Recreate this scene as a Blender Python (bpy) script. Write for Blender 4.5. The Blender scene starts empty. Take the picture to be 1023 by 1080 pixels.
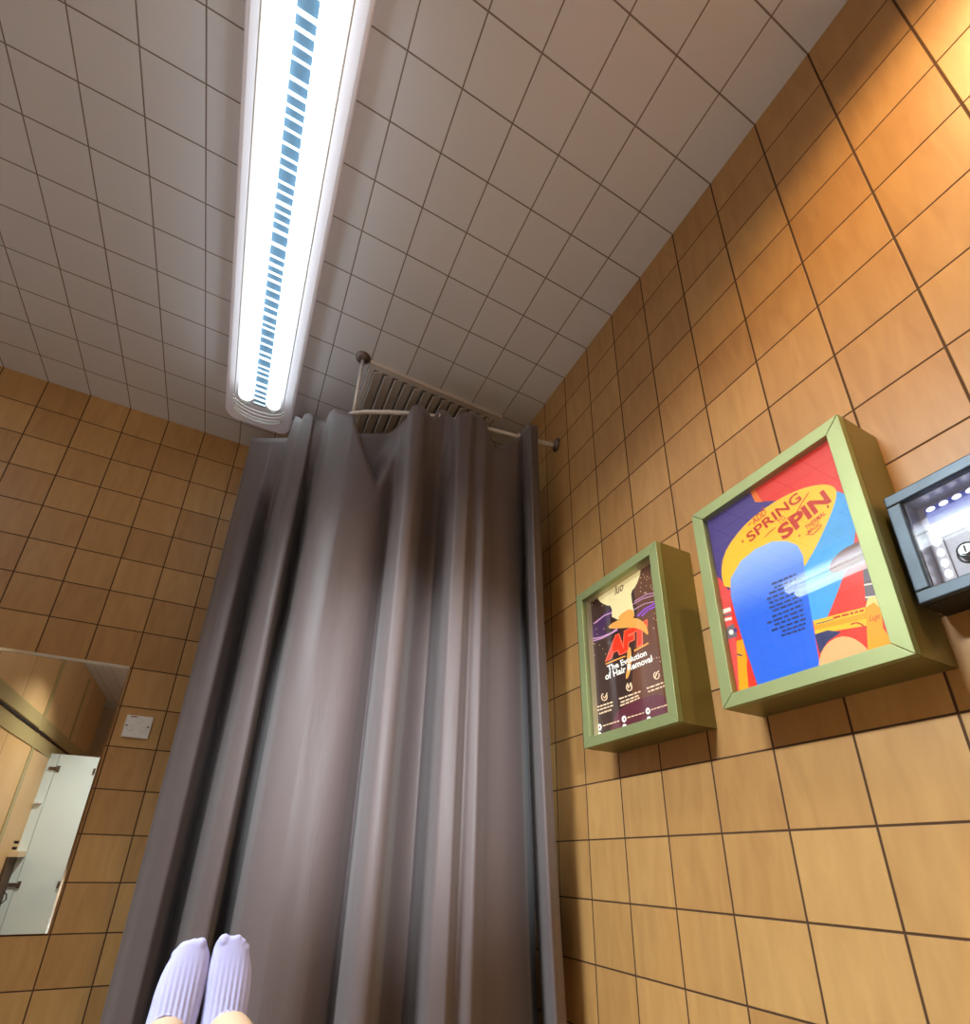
import bpy, bmesh, math, random
from mathutils import Vector, Matrix
random.seed(7)
S = bpy.context.scene
COL = S.collection
# ------------------------------------------------------------------ camera (recovered from the tile grid)
ZC = 0.95                       # lens height above the floor
FPX, CX, CY = 546.13, 514.67, 678.95
RIGHT = Vector((0.89155256, -0.45248942, 0.01968155)); UP = Vector((-0.19366607, -0.34158305, 0.91968172))
FWD = Vector((0.40942337, 0.82375624, 0.39217109))
W, H, D = 0.9485, 1.8630, 2.2926        # right wall x, ceiling z (above the lens), far wall y
T = 0.15                                 # tile pitch
Y0, R0, C0 = 0.1995, 0.1444, 0.1348      # grid offsets

def ray(u, v):
    return RIGHT * ((u - CX) / FPX) - UP * ((v - CY) / FPX) + FWD
def on(ax, val, u, v):                   # a measured point of the photograph on a known plane of the room
    d = ray(u, v); return d * (val / d[ax])
def proj(p):
    p = Vector(p); k = p.dot(FWD)
    return CX + FPX * p.dot(RIGHT) / k, CY - FPX * p.dot(UP) / k

cam = bpy.data.objects.new('camera', bpy.data.cameras.new('camera')); COL.objects.link(cam)
BK = -FWD
cam.matrix_world = Matrix(((RIGHT.x, UP.x, BK.x, 0), (RIGHT.y, UP.y, BK.y, 0), (RIGHT.z, UP.z, BK.z, ZC), (0, 0, 0, 1)))
cam.data.sensor_fit = 'AUTO'; cam.data.sensor_width = 36; cam.data.lens = FPX * 36 / 1080
cam.data.shift_x = (511.5 - CX) / 1080; cam.data.shift_y = (CY - 540) / 1080
cam.data.clip_start = 0.01
S.camera = cam
vs = S.view_settings
S.display_settings.display_device = 'sRGB'
vs.view_transform = 'Standard'; vs.look = 'None'; vs.gamma = 1; vs.exposure = 0.45; vs.use_curve_mapping = False

# ------------------------------------------------------------------ helpers
def sm(a, b, x):
    t = max(0.0, min(1.0, (x - a) / (b - a))) if a != b else float(x > a)
    return t * t * (3 - 2 * t)
def lerp_keys(keys, x):
    if x <= keys[0][0]: return keys[0][1]
    for (a, p), (b, q) in zip(keys, keys[1:]):
        if x <= b: return p + (q - p) * ((x - a) / (b - a) if b > a else 1)
    return keys[-1][1]
def cos_keys(keys, x):
    if x <= keys[0][0]: return keys[0][1]
    for (a, p), (b, q) in zip(keys, keys[1:]):
        if x <= b: return p + (q - p) * sm(a, b, x)
    return keys[-1][1]

def pchip(keys, x):
    n = len(keys)
    if x <= keys[0][0]: return keys[0][1]
    if x >= keys[-1][0]: return keys[-1][1]
    i = max(k for k in range(n - 1) if keys[k][0] <= x)
    h = [keys[k + 1][0] - keys[k][0] for k in range(n - 1)]; d = [(keys[k + 1][1] - keys[k][1]) / h[k] for k in range(n - 1)]
    def m(k):
        if k == 0 or k == n - 1: return 0
        return 0 if d[k - 1] * d[k] <= 0 else (h[k - 1] + h[k]) / (h[k - 1] / d[k] + h[k] / d[k - 1])
    t = (x - keys[i][0]) / h[i]; a, b = keys[i][1], keys[i + 1][1]
    return (2*t**3 - 3*t*t + 1) * a + (t**3 - 2*t*t + t) * h[i] * m(i) + (3*t*t - 2*t**3) * b + (t**3 - t*t) * h[i] * m(i + 1)

class MB:
    """collects shapes given relative to the lens, builds ONE mesh object"""
    def __init__(self): self.v = []; self.f = []; self.m = []; self.mi = 0
    def add(self, vs_, fs):
        o = len(self.v); self.v += [Vector(p) for p in vs_]
        for f in fs: self.f.append([o + i for i in f]); self.m.append(self.mi)
    def box(self, x0, x1, y0, y1, z0, z1):
        a = [(x, y, z) for z in (z0, z1) for y in (y0, y1) for x in (x0, x1)]
        self.add(a, [(0, 2, 3, 1), (4, 5, 7, 6), (0, 1, 5, 4), (2, 6, 7, 3), (0, 4, 6, 2), (1, 3, 7, 5)])
    def quad(self, a, b, c, d): self.add([a, b, c, d], [(0, 1, 2, 3)])
    def tube(self, pts, r, n=12, caps=True):
        pts = [Vector(p) for p in pts]; rs = r if isinstance(r, (list, tuple)) else [r] * len(pts)
        rings = []; up = None
        for i, p in enumerate(pts):
            t = (pts[min(i + 1, len(pts) - 1)] - pts[max(i - 1, 0)]).normalized()
            if up is None:
                up = Vector((0, 0, 1)) if abs(t.z) < .9 else Vector((1, 0, 0))
            a = t.cross(up).normalized(); b = a.cross(t).normalized(); up = b
            rings.append([p + (a * math.cos(2 * math.pi * k / n) + b * math.sin(2 * math.pi * k / n)) * rs[i] for k in range(n)])
        o = len(self.v)
        for rg in rings: self.v += rg
        for i in range(len(rings) - 1):
            for k in range(n):
                k2 = (k + 1) % n
                self.f.append([o + i * n + k, o + i * n + k2, o + (i + 1) * n + k2, o + (i + 1) * n + k]); self.m.append(self.mi)
        if caps:
            self.f.append([o + k for k in range(n)][::-1]); self.m.append(self.mi)
            self.f.append([o + (len(rings) - 1) * n + k for k in range(n)]); self.m.append(self.mi)
    def prism(self, poly, axis, a, b):
        """poly: 2-D points in the plane across axis, extruded from a to b"""
        def P(q, h):
            if axis == 0: return (h, q[0], q[1])
            if axis == 1: return (q[0], h, q[1])
            return (q[0], q[1], h)
        n = len(poly)
        self.add([P(q, a) for q in poly] + [P(q, b) for q in poly],
                 [list(range(n))[::-1], [n + i for i in range(n)]] + [(i, (i + 1) % n, n + (i + 1) % n, n + i) for i in range(n)])
    def ball(self, c, rx, ry, rz, nu=16, nv=10):
        c = Vector(c); o = len(self.v)
        self.v.append(c + Vector((0, 0, rz)))
        for i in range(1, nv):
            t = math.pi * i / nv
            for k in range(nu):
                p = 2 * math.pi * k / nu
                self.v.append(c + Vector((rx * math.sin(t) * math.cos(p), ry * math.sin(t) * math.sin(p), rz * math.cos(t))))
        self.v.append(c - Vector((0, 0, rz))); e = len(self.v) - 1
        for k in range(nu):
            k2 = (k + 1) % nu
            self.f.append([o, o + 1 + k, o + 1 + k2]); self.m.append(self.mi)
            for i in range(nv - 2):
                a = o + 1 + i * nu
                self.f.append([a + k, a + nu + k, a + nu + k2, a + k2]); self.m.append(self.mi)
            a = o + 1 + (nv - 2) * nu
            self.f.append([a + k, e, a + k2]); self.m.append(self.mi)
    def build(self, name, mats, parent=None, smooth=False, bevel=0, org=None, fix=True):
        if not isinstance(mats, (list, tuple)): mats = [mats]
        me = bpy.data.meshes.new(name)
        if parent is not None: base = Vector(parent['base_rel'])
        elif org is not None: base = Vector(org)
        else:
            xs = [p.x for p in self.v]; ys = [p.y for p in self.v]; zs = [p.z for p in self.v]
            base = Vector(((min(xs) + max(xs)) / 2, (min(ys) + max(ys)) / 2, min(zs)))
        me.from_pydata([p - base for p in self.v], [], self.f)
        for m in mats: me.materials.append(m)
        for p, i in zip(me.polygons, self.m): p.material_index = i; p.use_smooth = smooth
        if fix:
            bm = bmesh.new(); bm.from_mesh(me); bmesh.ops.recalc_face_normals(bm, faces=bm.faces); bm.to_mesh(me); bm.free()
        o = bpy.data.objects.new(name, me); COL.objects.link(o)
        o['base_rel'] = tuple(base)
        if parent is not None: o.parent = parent
        else: o.location = base + Vector((0, 0, ZC))
        if bevel:
            b = o.modifiers.new('bevel', 'BEVEL'); b.width = bevel; b.segments = 2; b.limit_method = 'ANGLE'
        return o

def thing(name, label, cat, base, group=None):
    o = bpy.data.objects.new(name, None); COL.objects.link(o); o.empty_display_size = .05
    o.location = Vector(base) + Vector((0, 0, ZC)); o['base_rel'] = tuple(base)
    o['label'] = label; o['category'] = cat
    if group: o['group'] = group
    return o
def tag(o, label, cat, group=None):
    o['label'] = label; o['category'] = cat
    if group: o['group'] = group
    return o
def struct(o): o['kind'] = 'structure'; return o
def copy_tree(o, parent=None):
    c = o.copy(); COL.objects.link(c)
    if parent is not None: c.parent = parent
    for ch in list(o.children): copy_tree(ch, c)
    return c

# ------------------------------------------------------------------ materials
def srgb(r, g, b):
    f = lambda c: (c / 12.92 if c <= .04045 else ((c + .055) / 1.055) ** 2.4)
    return (f(r / 255), f(g / 255), f(b / 255), 1)
def mat(name, col, rough=.5, metal=0, emit=0, spec=.5, emit_col=None, noise=0, nscale=30, bump=0, sheen=0, coat=0):
    m = bpy.data.materials.new(name); m.use_nodes = True
    nt = m.node_tree; b = nt.nodes['Principled BSDF']
    b.inputs['Base Color'].default_value = col; b.inputs['Roughness'].default_value = rough
    b.inputs['Metallic'].default_value = metal; b.inputs['Specular IOR Level'].default_value = spec
    if emit:
        b.inputs['Emission Color'].default_value = emit_col or col; b.inputs['Emission Strength'].default_value = emit
    if sheen: b.inputs['Sheen Weight'].default_value = sheen
    if coat: b.inputs['Coat Weight'].default_value = coat; b.inputs['Coat Roughness'].default_value = .05
    if noise or bump:
        tc = nt.nodes.new('ShaderNodeTexCoord'); n = nt.nodes.new('ShaderNodeTexNoise')
        n.inputs['Scale'].default_value = nscale; n.inputs['Detail'].default_value = 4
        nt.links.new(tc.outputs['Object'], n.inputs['Vector'])
        if noise:
            mx = nt.nodes.new('ShaderNodeMix'); mx.data_type = 'RGBA'
            mx.inputs['A'].default_value = tuple(c * (1 - noise) for c in col[:3]) + (1,)
            mx.inputs['B'].default_value = tuple(min(1, c * (1 + noise)) for c in col[:3]) + (1,)
            nt.links.new(n.outputs['Fac'], mx.inputs['Factor']); nt.links.new(mx.outputs['Result'], b.inputs['Base Color'])
            if emit and emit_col is None: nt.links.new(mx.outputs['Result'], b.inputs['Emission Color'])
        if bump:
            bp = nt.nodes.new('ShaderNodeBump'); bp.inputs['Strength'].default_value = bump; bp.inputs['Distance'].default_value = .002
            nt.links.new(n.outputs['Fac'], bp.inputs['Height']); nt.links.new(bp.outputs['Normal'], b.inputs['Normal'])
    return m

def tile_mat(name, au, av, ou, ov, pu, pv, colA, colB, grout, gw, rough, grain=.6, vary=.5, spec=.5):
    """square tiles in world space: au/av = world axes, ou/ov = grid offsets, pu/pv = pitches"""
    m = bpy.data.materials.new(name); m.use_nodes = True
    nt = m.node_tree; N = nt.nodes; L = nt.links; b = N['Principled BSDF']
    def M(op, a, c=None):
        n = N.new('ShaderNodeMath'); n.operation = op
        for i, x in enumerate((a, c)):
            if x is None: continue
            if isinstance(x, (int, float)): n.inputs[i].default_value = x
            else: L.new(x, n.inputs[i])
        return n.outputs[0]
    geo = N.new('ShaderNodeNewGeometry'); sp = N.new('ShaderNodeSeparateXYZ'); L.new(geo.outputs['Position'], sp.inputs[0])
    U = M('DIVIDE', M('SUBTRACT', sp.outputs[au], ou), pu); V = M('DIVIDE', M('SUBTRACT', sp.outputs[av], ov), pv)
    fu, fv = M('FLOOR', U), M('FLOOR', V)
    du = M('MULTIPLY', M('SUBTRACT', .5, M('ABSOLUTE', M('SUBTRACT', M('SUBTRACT', U, fu), .5))), pu)
    dv = M('MULTIPLY', M('SUBTRACT', .5, M('ABSOLUTE', M('SUBTRACT', M('SUBTRACT', V, fv), .5))), pv)
    dist = M('MINIMUM', du, dv)
    mr = N.new('ShaderNodeMapRange'); mr.interpolation_type = 'SMOOTHSTEP'
    mr.inputs['From Min'].default_value = gw * .35; mr.inputs['From Max'].default_value = gw * .75
    L.new(dist, mr.inputs['Value']); tile = mr.outputs['Result']
    cid = N.new('ShaderNodeCombineXYZ'); L.new(fu, cid.inputs[0]); L.new(fv, cid.inputs[1])
    wn = N.new('ShaderNodeTexWhiteNoise'); wn.noise_dimensions = '3D'; L.new(cid.outputs[0], wn.inputs['Vector'])
    gc = N.new('ShaderNodeCombineXYZ')                       # wood figure, stretched up the tile, shifted per tile
    L.new(M('ADD', M('MULTIPLY', U, 5.0), M('MULTIPLY', wn.outputs['Value'], 37)), gc.inputs[0])
    L.new(M('ADD', M('MULTIPLY', V, .9), M('MULTIPLY', wn.outputs['Value'], 11)), gc.inputs[1])
    n1 = N.new('ShaderNodeTexNoise'); n1.inputs['Scale'].default_value = 1.0; n1.inputs['Detail'].default_value = 5; n1.inputs['Distortion'].default_value = .7
    L.new(gc.outputs[0], n1.inputs['Vector'])
    fac = M('ADD', M('MULTIPLY', M('SUBTRACT', n1.outputs['Fac'], .5), 1.6 * grain), M('ADD', .5, M('MULTIPLY', M('SUBTRACT', wn.outputs['Value'], .5), vary)))
    mx = N.new('ShaderNodeMix'); mx.data_type = 'RGBA'; mx.inputs['A'].default_value = colA; mx.inputs['B'].default_value = colB
    L.new(fac, mx.inputs['Factor'])
    m2 = N.new('ShaderNodeMix'); m2.data_type = 'RGBA'; m2.inputs['A'].default_value = grout
    L.new(mx.outputs['Result'], m2.inputs['B']); L.new(tile, m2.inputs['Factor']); L.new(m2.outputs['Result'], b.inputs['Base Color'])
    b.inputs['Specular IOR Level'].default_value = spec
    rr = N.new('ShaderNodeMapRange'); rr.inputs['To Min'].default_value = .9; rr.inputs['To Max'].default_value = rough
    L.new(tile, rr.inputs['Value']); L.new(rr.outputs['Result'], b.inputs['Roughness'])
    bp = N.new('ShaderNodeBump'); bp.inputs['Strength'].default_value = .6; bp.inputs['Distance'].default_value = .002
    L.new(M('ADD', tile, M('MULTIPLY', n1.outputs['Fac'], .08)), bp.inputs['Height']); L.new(bp.outputs['Normal'], b.inputs['Normal'])
    return m

TA, TB, TG = (.37, .185, .058, 1), (.57, .335, .118, 1), (.07, .030, .011, 1)
RZ = ZC + H - R0
M_wall_r = tile_mat('wood_tile_right', 1, 2, Y0, RZ, T, T, TA, TB, TG, .0036, .42)
M_wall_b = tile_mat('wood_tile_far', 0, 2, W - C0, RZ, T, T, TA, TB, TG, .0036, .42)
M_ceil = tile_mat('ceiling_tile', 0, 1, W - C0, Y0, T, T, (.74, .77, .85, 1), (.79, .82, .89, 1), (.24, .21, .20, 1), .0032, .6, grain=.15, vary=.4)
M_panel = tile_mat('wood_panel', 1, 2, -0.55, ZC + 1.0, .68, 1.3, (.60, .40, .18, 1), (.72, .52, .27, 1), (.16, .10, .03, 1), .006, .4, vary=.7)
M_front = mat('plain_wall', (.55, .42, .28, 1), .7)
M_floor = tile_mat('floor_tile', 0, 1, 0, 0, .3, .3, (.10, .08, .065, 1), (.13, .105, .085, 1), (.08, .06, .05, 1), .005, .4)
M_olive = mat('olive_metal', (.30, .35, .155, 1), .5, .5, noise=.12, nscale=14)
M_olive_dk = mat('olive_case', (.24, .215, .07, 1), .42, .6, noise=.1, nscale=9)
M_steel_dk = mat('dark_blue_steel', (.05, .072, .092, 1), .38, .4, noise=.35, nscale=25)
M_black = mat('black_metal', (.012, .012, .012, 1), .5)
M_white = mat('white_plastic', (.78, .77, .74, 1), .35)
M_whitemetal = mat('white_enamel', (.75, .74, .76, 1), .4)
M_housing = mat('white_housing_added_glow', (.85, .83, .88, 1), .4, emit=.06, emit_col=(.92, .86, 1, 1))  # faint lilac emission put into the pan, standing in for bloom from the tubes
M_chrome = mat('chrome', (.75, .75, .75, 1), .15, 1)
M_railwhite = mat('rail_white', (.72, .68, .64, 1), .35)
M_dull = mat('tarnished_metal', (.20, .16, .14, 1), .4, .8)
M_grille = mat('grille_grey', (.76, .75, .76, 1), .5)
M_grille_dk = mat('grille_dark', (.2, .19, .19, 1), .8)
M_tube = mat('lit_tube', (.9, .95, 1, 1), .4, emit=1.7, emit_col=(.86, .96, 1, 1))
M_tube2 = mat('lit_tube_far', (.9, .95, 1, 1), .4, emit=3.3, emit_col=(.86, .96, 1, 1))
M_spine = mat('blue_grey_reflector', (.14, .27, .40, 1), .5, noise=.15, nscale=60)
M_bar = mat('louver_bar', (.9, .95, .97, 1), .35, emit=.5, emit_col=(.8, .95, 1, 1))
M_wire = mat('guard_wire', (.92, .97, .96, 1), .3)
M_mirror = mat('mirror_silver', (.93, .94, .90, 1), .0, 1)
M_mirror_edge = mat('mirror_bevel', (.80, .82, .76, 1), .12, 1)
M_door = mat('white_laminate', (.74, .90, .95, 1), .35)
M_beige = mat('beige_board', (.66, .52, .34, 1), .5)
M_sock = mat('white_cotton', (.31, .325, .57, 1), .9, sheen=.1)
M_skin = mat('skin', (.46, .33, .22, 1), .5)
M_vinyl = mat('bed_vinyl', (.75, .72, .68, 1), .5)

def glass_mat(name):
    m = bpy.data.materials.new(name); m.use_nodes = True; nt = m.node_tree
    for n in list(nt.nodes): nt.nodes.remove(n)
    o = nt.nodes.new('ShaderNodeOutputMaterial'); mx = nt.nodes.new('ShaderNodeMixShader'); f = nt.nodes.new('ShaderNodeFresnel'); bf = nt.nodes.new('ShaderNodeNewGeometry'); io = nt.nodes.new('ShaderNodeMapRange'); io.inputs['To Min'].default_value = 1.8; io.inputs['To Max'].default_value = 1 / 1.8
    nt.links.new(bf.outputs['Backfacing'], io.inputs['Value']); nt.links.new(io.outputs['Result'], f.inputs['IOR'])
    t = nt.nodes.new('ShaderNodeBsdfTransparent'); g = nt.nodes.new('ShaderNodeBsdfGlossy'); g.inputs['Roughness'].default_value = .01
    nt.links.new(f.outputs[0], mx.inputs[0]); nt.links.new(t.outputs[0], mx.inputs[1]); nt.links.new(g.outputs[0], mx.inputs[2]); nt.links.new(mx.outputs[0], o.inputs[0])
    return m
M_glass = glass_mat('clear_acrylic')

# sock: fine ribs down the instep
def sock_ribs(m):
    nt = m.node_tree; b = nt.nodes['Principled BSDF']
    tc = nt.nodes.new('ShaderNodeTexCoord'); w = nt.nodes.new('ShaderNodeTexWave')
    w.wave_type = 'BANDS'; w.bands_direction = 'X'; w.inputs['Scale'].default_value = 45; w.inputs['Distortion'].default_value = .6; w.inputs['Detail Scale'].default_value = 6
    bp = nt.nodes.new('ShaderNodeBump'); bp.inputs['Distance'].default_value = .0022
    sp = nt.nodes.new('ShaderNodeSeparateXYZ'); mr = nt.nodes.new('ShaderNodeMapRange')
    mr.inputs['From Min'].default_value = .02; mr.inputs['From Max'].default_value = .075; mr.inputs['To Min'].default_value = .55; mr.inputs['To Max'].default_value = 0
    nt.links.new(tc.outputs['Object'], w.inputs['Vector']); nt.links.new(tc.outputs['Object'], sp.inputs[0])
    nt.links.new(sp.outputs[2], mr.inputs['Value']); nt.links.new(mr.outputs['Result'], bp.inputs['Strength'])
    nt.links.new(w.outputs['Fac'], bp.inputs['Height']); nt.links.new(bp.outputs['Normal'], b.inputs['Normal'])
sock_ribs(M_sock)

# curtain: satin weave with faint creases
def curtain_mat():
    m = mat('taupe_satin', (.125, .098, .098, 1), .5, spec=.35, sheen=.15)
    nt = m.node_tree; b = nt.nodes['Principled BSDF']
    tc = nt.nodes.new('ShaderNodeTexCoord'); mp = nt.nodes.new('ShaderNodeMapping'); mp.inputs['Scale'].default_value = (9, 9, 2.2)
    n = nt.nodes.new('ShaderNodeTexNoise'); n.inputs['Scale'].default_value = 1.6; n.inputs['Detail'].default_value = 6; n.inputs['Distortion'].default_value = .6
    bp = nt.nodes.new('ShaderNodeBump'); bp.inputs['Strength'].default_value = .22; bp.inputs['Distance'].default_value = .012
    nt.links.new(tc.outputs['Object'], mp.inputs[0]); nt.links.new(mp.outputs[0], n.inputs['Vector'])
    nt.links.new(n.outputs['Fac'], bp.inputs['Height']); nt.links.new(bp.outputs['Normal'], b.inputs['Normal'])
    return m
M_curtain = curtain_mat()

# ------------------------------------------------------------------ the room
LB, LF, YS, YB = -1.51, -2.05, 0.25, -3.9      # left wall (rear part / front part), step, wall behind the lens
FZ = -ZC
def slab(name, m, *b):
    s = MB(); s.box(*b); return struct(s.build(name, m))
slab('wall_right', M_wall_r, W, W + .1, YB - .1, D + .1, FZ - .05, H + .05)
slab('wall_back', M_wall_b, LF - .1, W, D, D + .1, FZ - .05, H + .05)
slab('ceiling', M_ceil, LF - .1, W + .1, YB - .1, D + .1, H, H + .1)
slab('floor', M_floor, LF - .1, W + .1, YB - .1, D + .1, FZ - .1, FZ)
slab('wall_front', M_front, LF - .1, W, YB - .1, YB, FZ - .05, H + .05)
slab('wall_left', M_wall_r, LF - .1, LF, YB, D, FZ - .05, H + .05)
slab('wall_partition', M_panel, LF, LB, -3.37, YS, FZ, H)
s = MB(); s.box(LB, LB + .012, -1.66, YS, .985, 1.005); s.box(LB, LB + .012, -3.3, -1.70, .985, 1.005); struct(s.build('trim_1', M_black))
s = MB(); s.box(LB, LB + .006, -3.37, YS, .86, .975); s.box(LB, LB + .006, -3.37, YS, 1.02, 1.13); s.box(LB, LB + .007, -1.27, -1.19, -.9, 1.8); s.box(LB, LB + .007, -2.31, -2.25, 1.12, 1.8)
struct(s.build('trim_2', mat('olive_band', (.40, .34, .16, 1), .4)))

# ------------------------------------------------------------------ ceiling lights
LX = -0.163
def make_light():
    t = thing('ceiling_light', 'long lit twin-tube ceiling light above the taupe curtain, wire guard over its tubes', 'ceiling light', (LX, 1.2, H), 'twin-tube ceiling lights')
    y0, y1 = 0.42, 2.09
    p = MB()                                                   # shallow pan with rounded corners
    def rr(x0, x1, ya, yb, r, n=6):
        q = []
        for cx_, cy_, a0 in ((x1 - r, yb - r, 0), (x0 + r, yb - r, 90), (x0 + r, ya + r, 180), (x1 - r, ya + r, 270)):
            for i in range(n + 1):
                a = math.radians(a0 + 90 * i / n); q.append((cx_ + r * math.cos(a), cy_ + r * math.sin(a)))
        return q
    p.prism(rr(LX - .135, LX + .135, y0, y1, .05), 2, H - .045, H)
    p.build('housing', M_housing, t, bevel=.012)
    s = MB(); s.box(LX - .024, LX + .024, y0 + .1, y1 - .16, H - .07, H - .046); s.build('spine', M_spine, t)
    for sx in (-1, 1):
        b = MB(); b.tube([(LX + sx * .053, y0 + .12, H - .083), (LX + sx * .053, y1 - .21, H - .083)], .029, 20)
        o = b.build('tube', M_tube, t, smooth=True)
        for ya, yb in ((y0 + .08, y0 + .12), (y1 - .21, y1 - .17)):
            c = MB(); c.tube([(LX + sx * .056, ya, H - .083), (LX + sx * .056, yb, H - .083)], .02, 14); c.build('end_cap', M_wire, o, smooth=True)
    y = y0 + .1; rnd = random.Random(3)
    while y < y1 - .17:
        w = rnd.choice([.006, .008, .010, .006]); b = MB(); b.box(LX - .0235, LX + .0235, y, y + w, H - .0745, H - .0705)
        b.build('louver_blade', M_bar, t); y += w + rnd.choice([.018, .022, .027, .032, .020])
    g = MB()
    for sx in (-.093, .093):                        # long guard wires turned up at their ends
        zt = H - .125 if abs(sx) < .05 else H - .10
        g.tube([(LX + sx, y0 + .02, H - .045), (LX + sx, y0 + .05, zt), (LX + sx, y1 - .14, zt), (LX + sx, y1 - .115, H - .045)], .0022, 6)
    for yy in (y0 + .03, y1 - .20, y1 - .18, y1 - .16, y1 - .14, y1 - .125):    # curved cross wires near the ends
        dz = .02 if yy > y1 - .13 else 0
        g.tube([(LX + .1 * math.sin(a), yy + .012 * math.cos(a * .9), H - .085 - .042 * math.cos(a) + dz) for a in [(-1.45 + 2.9 * i / 12) for i in range(13)]], .0026, 6)
    g.build('wire_guard', M_wire, t, smooth=True)
    return t
L1 = make_light()
L2 = copy_tree(L1); L2.location.x = -1.6
for ch in L2.children:
    if ch.name.startswith('tube'): ch.data = ch.data.copy(); ch.data.materials[0] = M_tube2
L2['label'] = 'twin-tube ceiling light seen only as the white reflection in the big poster box glass'

def area(name, loc, sx, sy, power, spread, col, rot=(0, 0, 0)):
    l = bpy.data.lights.new(name, 'AREA'); l.shape = 'RECTANGLE'; l.size = sx; l.size_y = sy; l.energy = power; l.color = col; l.spread = math.radians(spread)
    o = bpy.data.objects.new(name, l); o.location = Vector(loc) + Vector((0, 0, ZC)); o.rotation_euler = rot; COL.objects.link(o); return o
COOL = (.88, .96, 1.0)
area('lamp_glow', (LX, .68, H - .128), .16, .5, 3, 98, COOL)
L3_added = copy_tree(L1); L3_added.location.y = 1.2 - 2.3  # third fixture, unseen, added to brighten the cupboard door in the mirror
L3_added['label'] = 'added unseen twin-tube ceiling light over the head of the treatment bed'
area('lamp_glow', (LX, -1.1, H - .128), .16, 1.2, 2, 110, COOL)  # light of the added rear fixture
area('lamp_glow', (-1.6, .62, H - .128), .16, .6, 30, 84, COOL, (0, math.radians(-38), 0))

def downlight(x, y, power, size, label, col=(1, .62, .28)):
    t = thing('downlight', label, 'ceiling light', (x, y, H), 'recessed warm downlights')
    r = MB(); n = 24
    for i in range(n):
        a, b = 2 * math.pi * i / n, 2 * math.pi * (i + 1) / n
        P = lambda a_, rad, z: (x + rad * math.cos(a_), y + rad * math.sin(a_), z)
        r.quad(P(a, .05, H - .001), P(b, .05, H - .001), P(b, .047, H - .008), P(a, .047, H - .008))
        r.quad(P(a, .047, H - .008), P(b, .047, H - .008), P(b, .036, H - .006), P(a, .036, H - .006))
    r.build('ring', M_white, t, smooth=True)
    d = MB(); d.tube([(x, y, H - .004), (x, y, H - .002)], .036, 24); d.build('lens', mat('warm_lens', (1, .8, .5, 1), .4, emit=4, emit_col=(1, .75, .42, 1)), t)
    l = bpy.data.lights.new('downlight_lamp', 'SPOT'); l.energy = power; l.color = col; l.spot_size = math.radians(size); l.spot_blend = .9; l.shadow_soft_size = .035
    o = bpy.data.objects.new('downlight_lamp', l); o.location = (x, y, H - .012 + ZC); COL.objects.link(o)
downlight(.50, -.10, 88, 138, 'recessed warm downlight closest to the right tiled wall')
downlight(-.85, -.95, 130, 116, 'recessed warm downlight beside the panelled left wall', (1, .93, .84))
downlight(.2, -2.4, 20, 150, 'recessed warm downlight farthest behind the bed')

# unseen stand lamp added behind the bed head to brighten the curtain
WL = Vector((-.42, -1.05, .62)); AIM = Vector((.46, 1.38, .33))
def added_lamp():
    t = thing('added_lamp', 'added unseen lamp on a floor stand behind the head of the bed', 'lamp', (WL.x, WL.y - .12, FZ))
    d = (AIM - WL).normalized()
    b = MB(); b.tube([(WL.x, WL.y - .12, FZ), (WL.x, WL.y - .12, FZ + .02), (WL.x, WL.y - .12, FZ + .035)], [.14, .14, .03], 28); b.build('base', M_whitemetal, t, smooth=False)
    b = MB(); b.tube([(WL.x, WL.y - .12, FZ + .03), (WL.x, WL.y - .12, WL.z - .1), WL - d * .10], .012, 12); b.build('pole', M_chrome, t, smooth=True)
    b = MB(); b.tube([WL - d * .11, WL - d * .09, WL - d * .03, WL], [.02, .05, .075, .078], 28, caps=False); b.build('head', M_whitemetal, t, smooth=True)
    b = MB(); b.tube([WL - d * .012, WL - d * .010], .07, 28); b.build('lens', mat('added_lens', (.95, .97, 1, 1), .3, emit=6), t)
    l = bpy.data.lights.new('added_beam', 'SPOT'); l.energy = 290; l.color = (.86, .94, 1.0); l.spot_size = math.radians(27); l.spot_blend = 1.0; l.shadow_soft_size = .07
    o = bpy.data.objects.new('added_beam', l); o.location = WL + d * .003 + Vector((0, 0, ZC)); o.rotation_euler = d.to_track_quat('-Z', 'Y').to_euler(); COL.objects.link(o)
added_lamp()

# ------------------------------------------------------------------ ceiling vent grille
gx0, gx1, gy0, gy1 = W - C0 - 4 * T, W - C0, Y0 + 9 * T, Y0 + 13 * T
v = thing('ceiling_vent', 'grey slatted square vent grille set in the white tiled ceiling', 'vent', (gx0 + .3, gy0 + .3, H))
b = MB(); fw = .022
b.box(gx0, gx1, gy0, gy0 + fw, H - .012, H + .0); b.box(gx0, gx1, gy1 - fw, gy1, H - .012, H)
b.box(gx0, gx0 + fw, gy0 + fw, gy1 - fw, H - .012, H); b.box(gx1 - fw, gx1, gy0 + fw, gy1 - fw, H - .012, H)
b.build('frame', M_grille, v, bevel=.002)
b = MB(); b.box(gx0 - .001, gx1 + .001, gy0 - .006, gy0, H - .016, H); b.build('edge_strip', M_railwhite, v)
b = MB(); b.box(gx0 + fw, gx1 - fw, gy0 + fw, gy1 - fw, H - .003, H - .001); b.build('backing', M_grille_dk, v)
n = 13; pw = (gx1 - gx0 - 2 * fw) / n
for i in range(n):
    x = gx0 + fw + pw * i
    b = MB(); b.prism([(x + .003, H - .026), (x + .037, H - .008), (x + .037, H - .005), (x + .001, H - .022)], 1, gy0 + fw, gy1 - fw)
    b.build('slat', M_grille, v)

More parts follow.
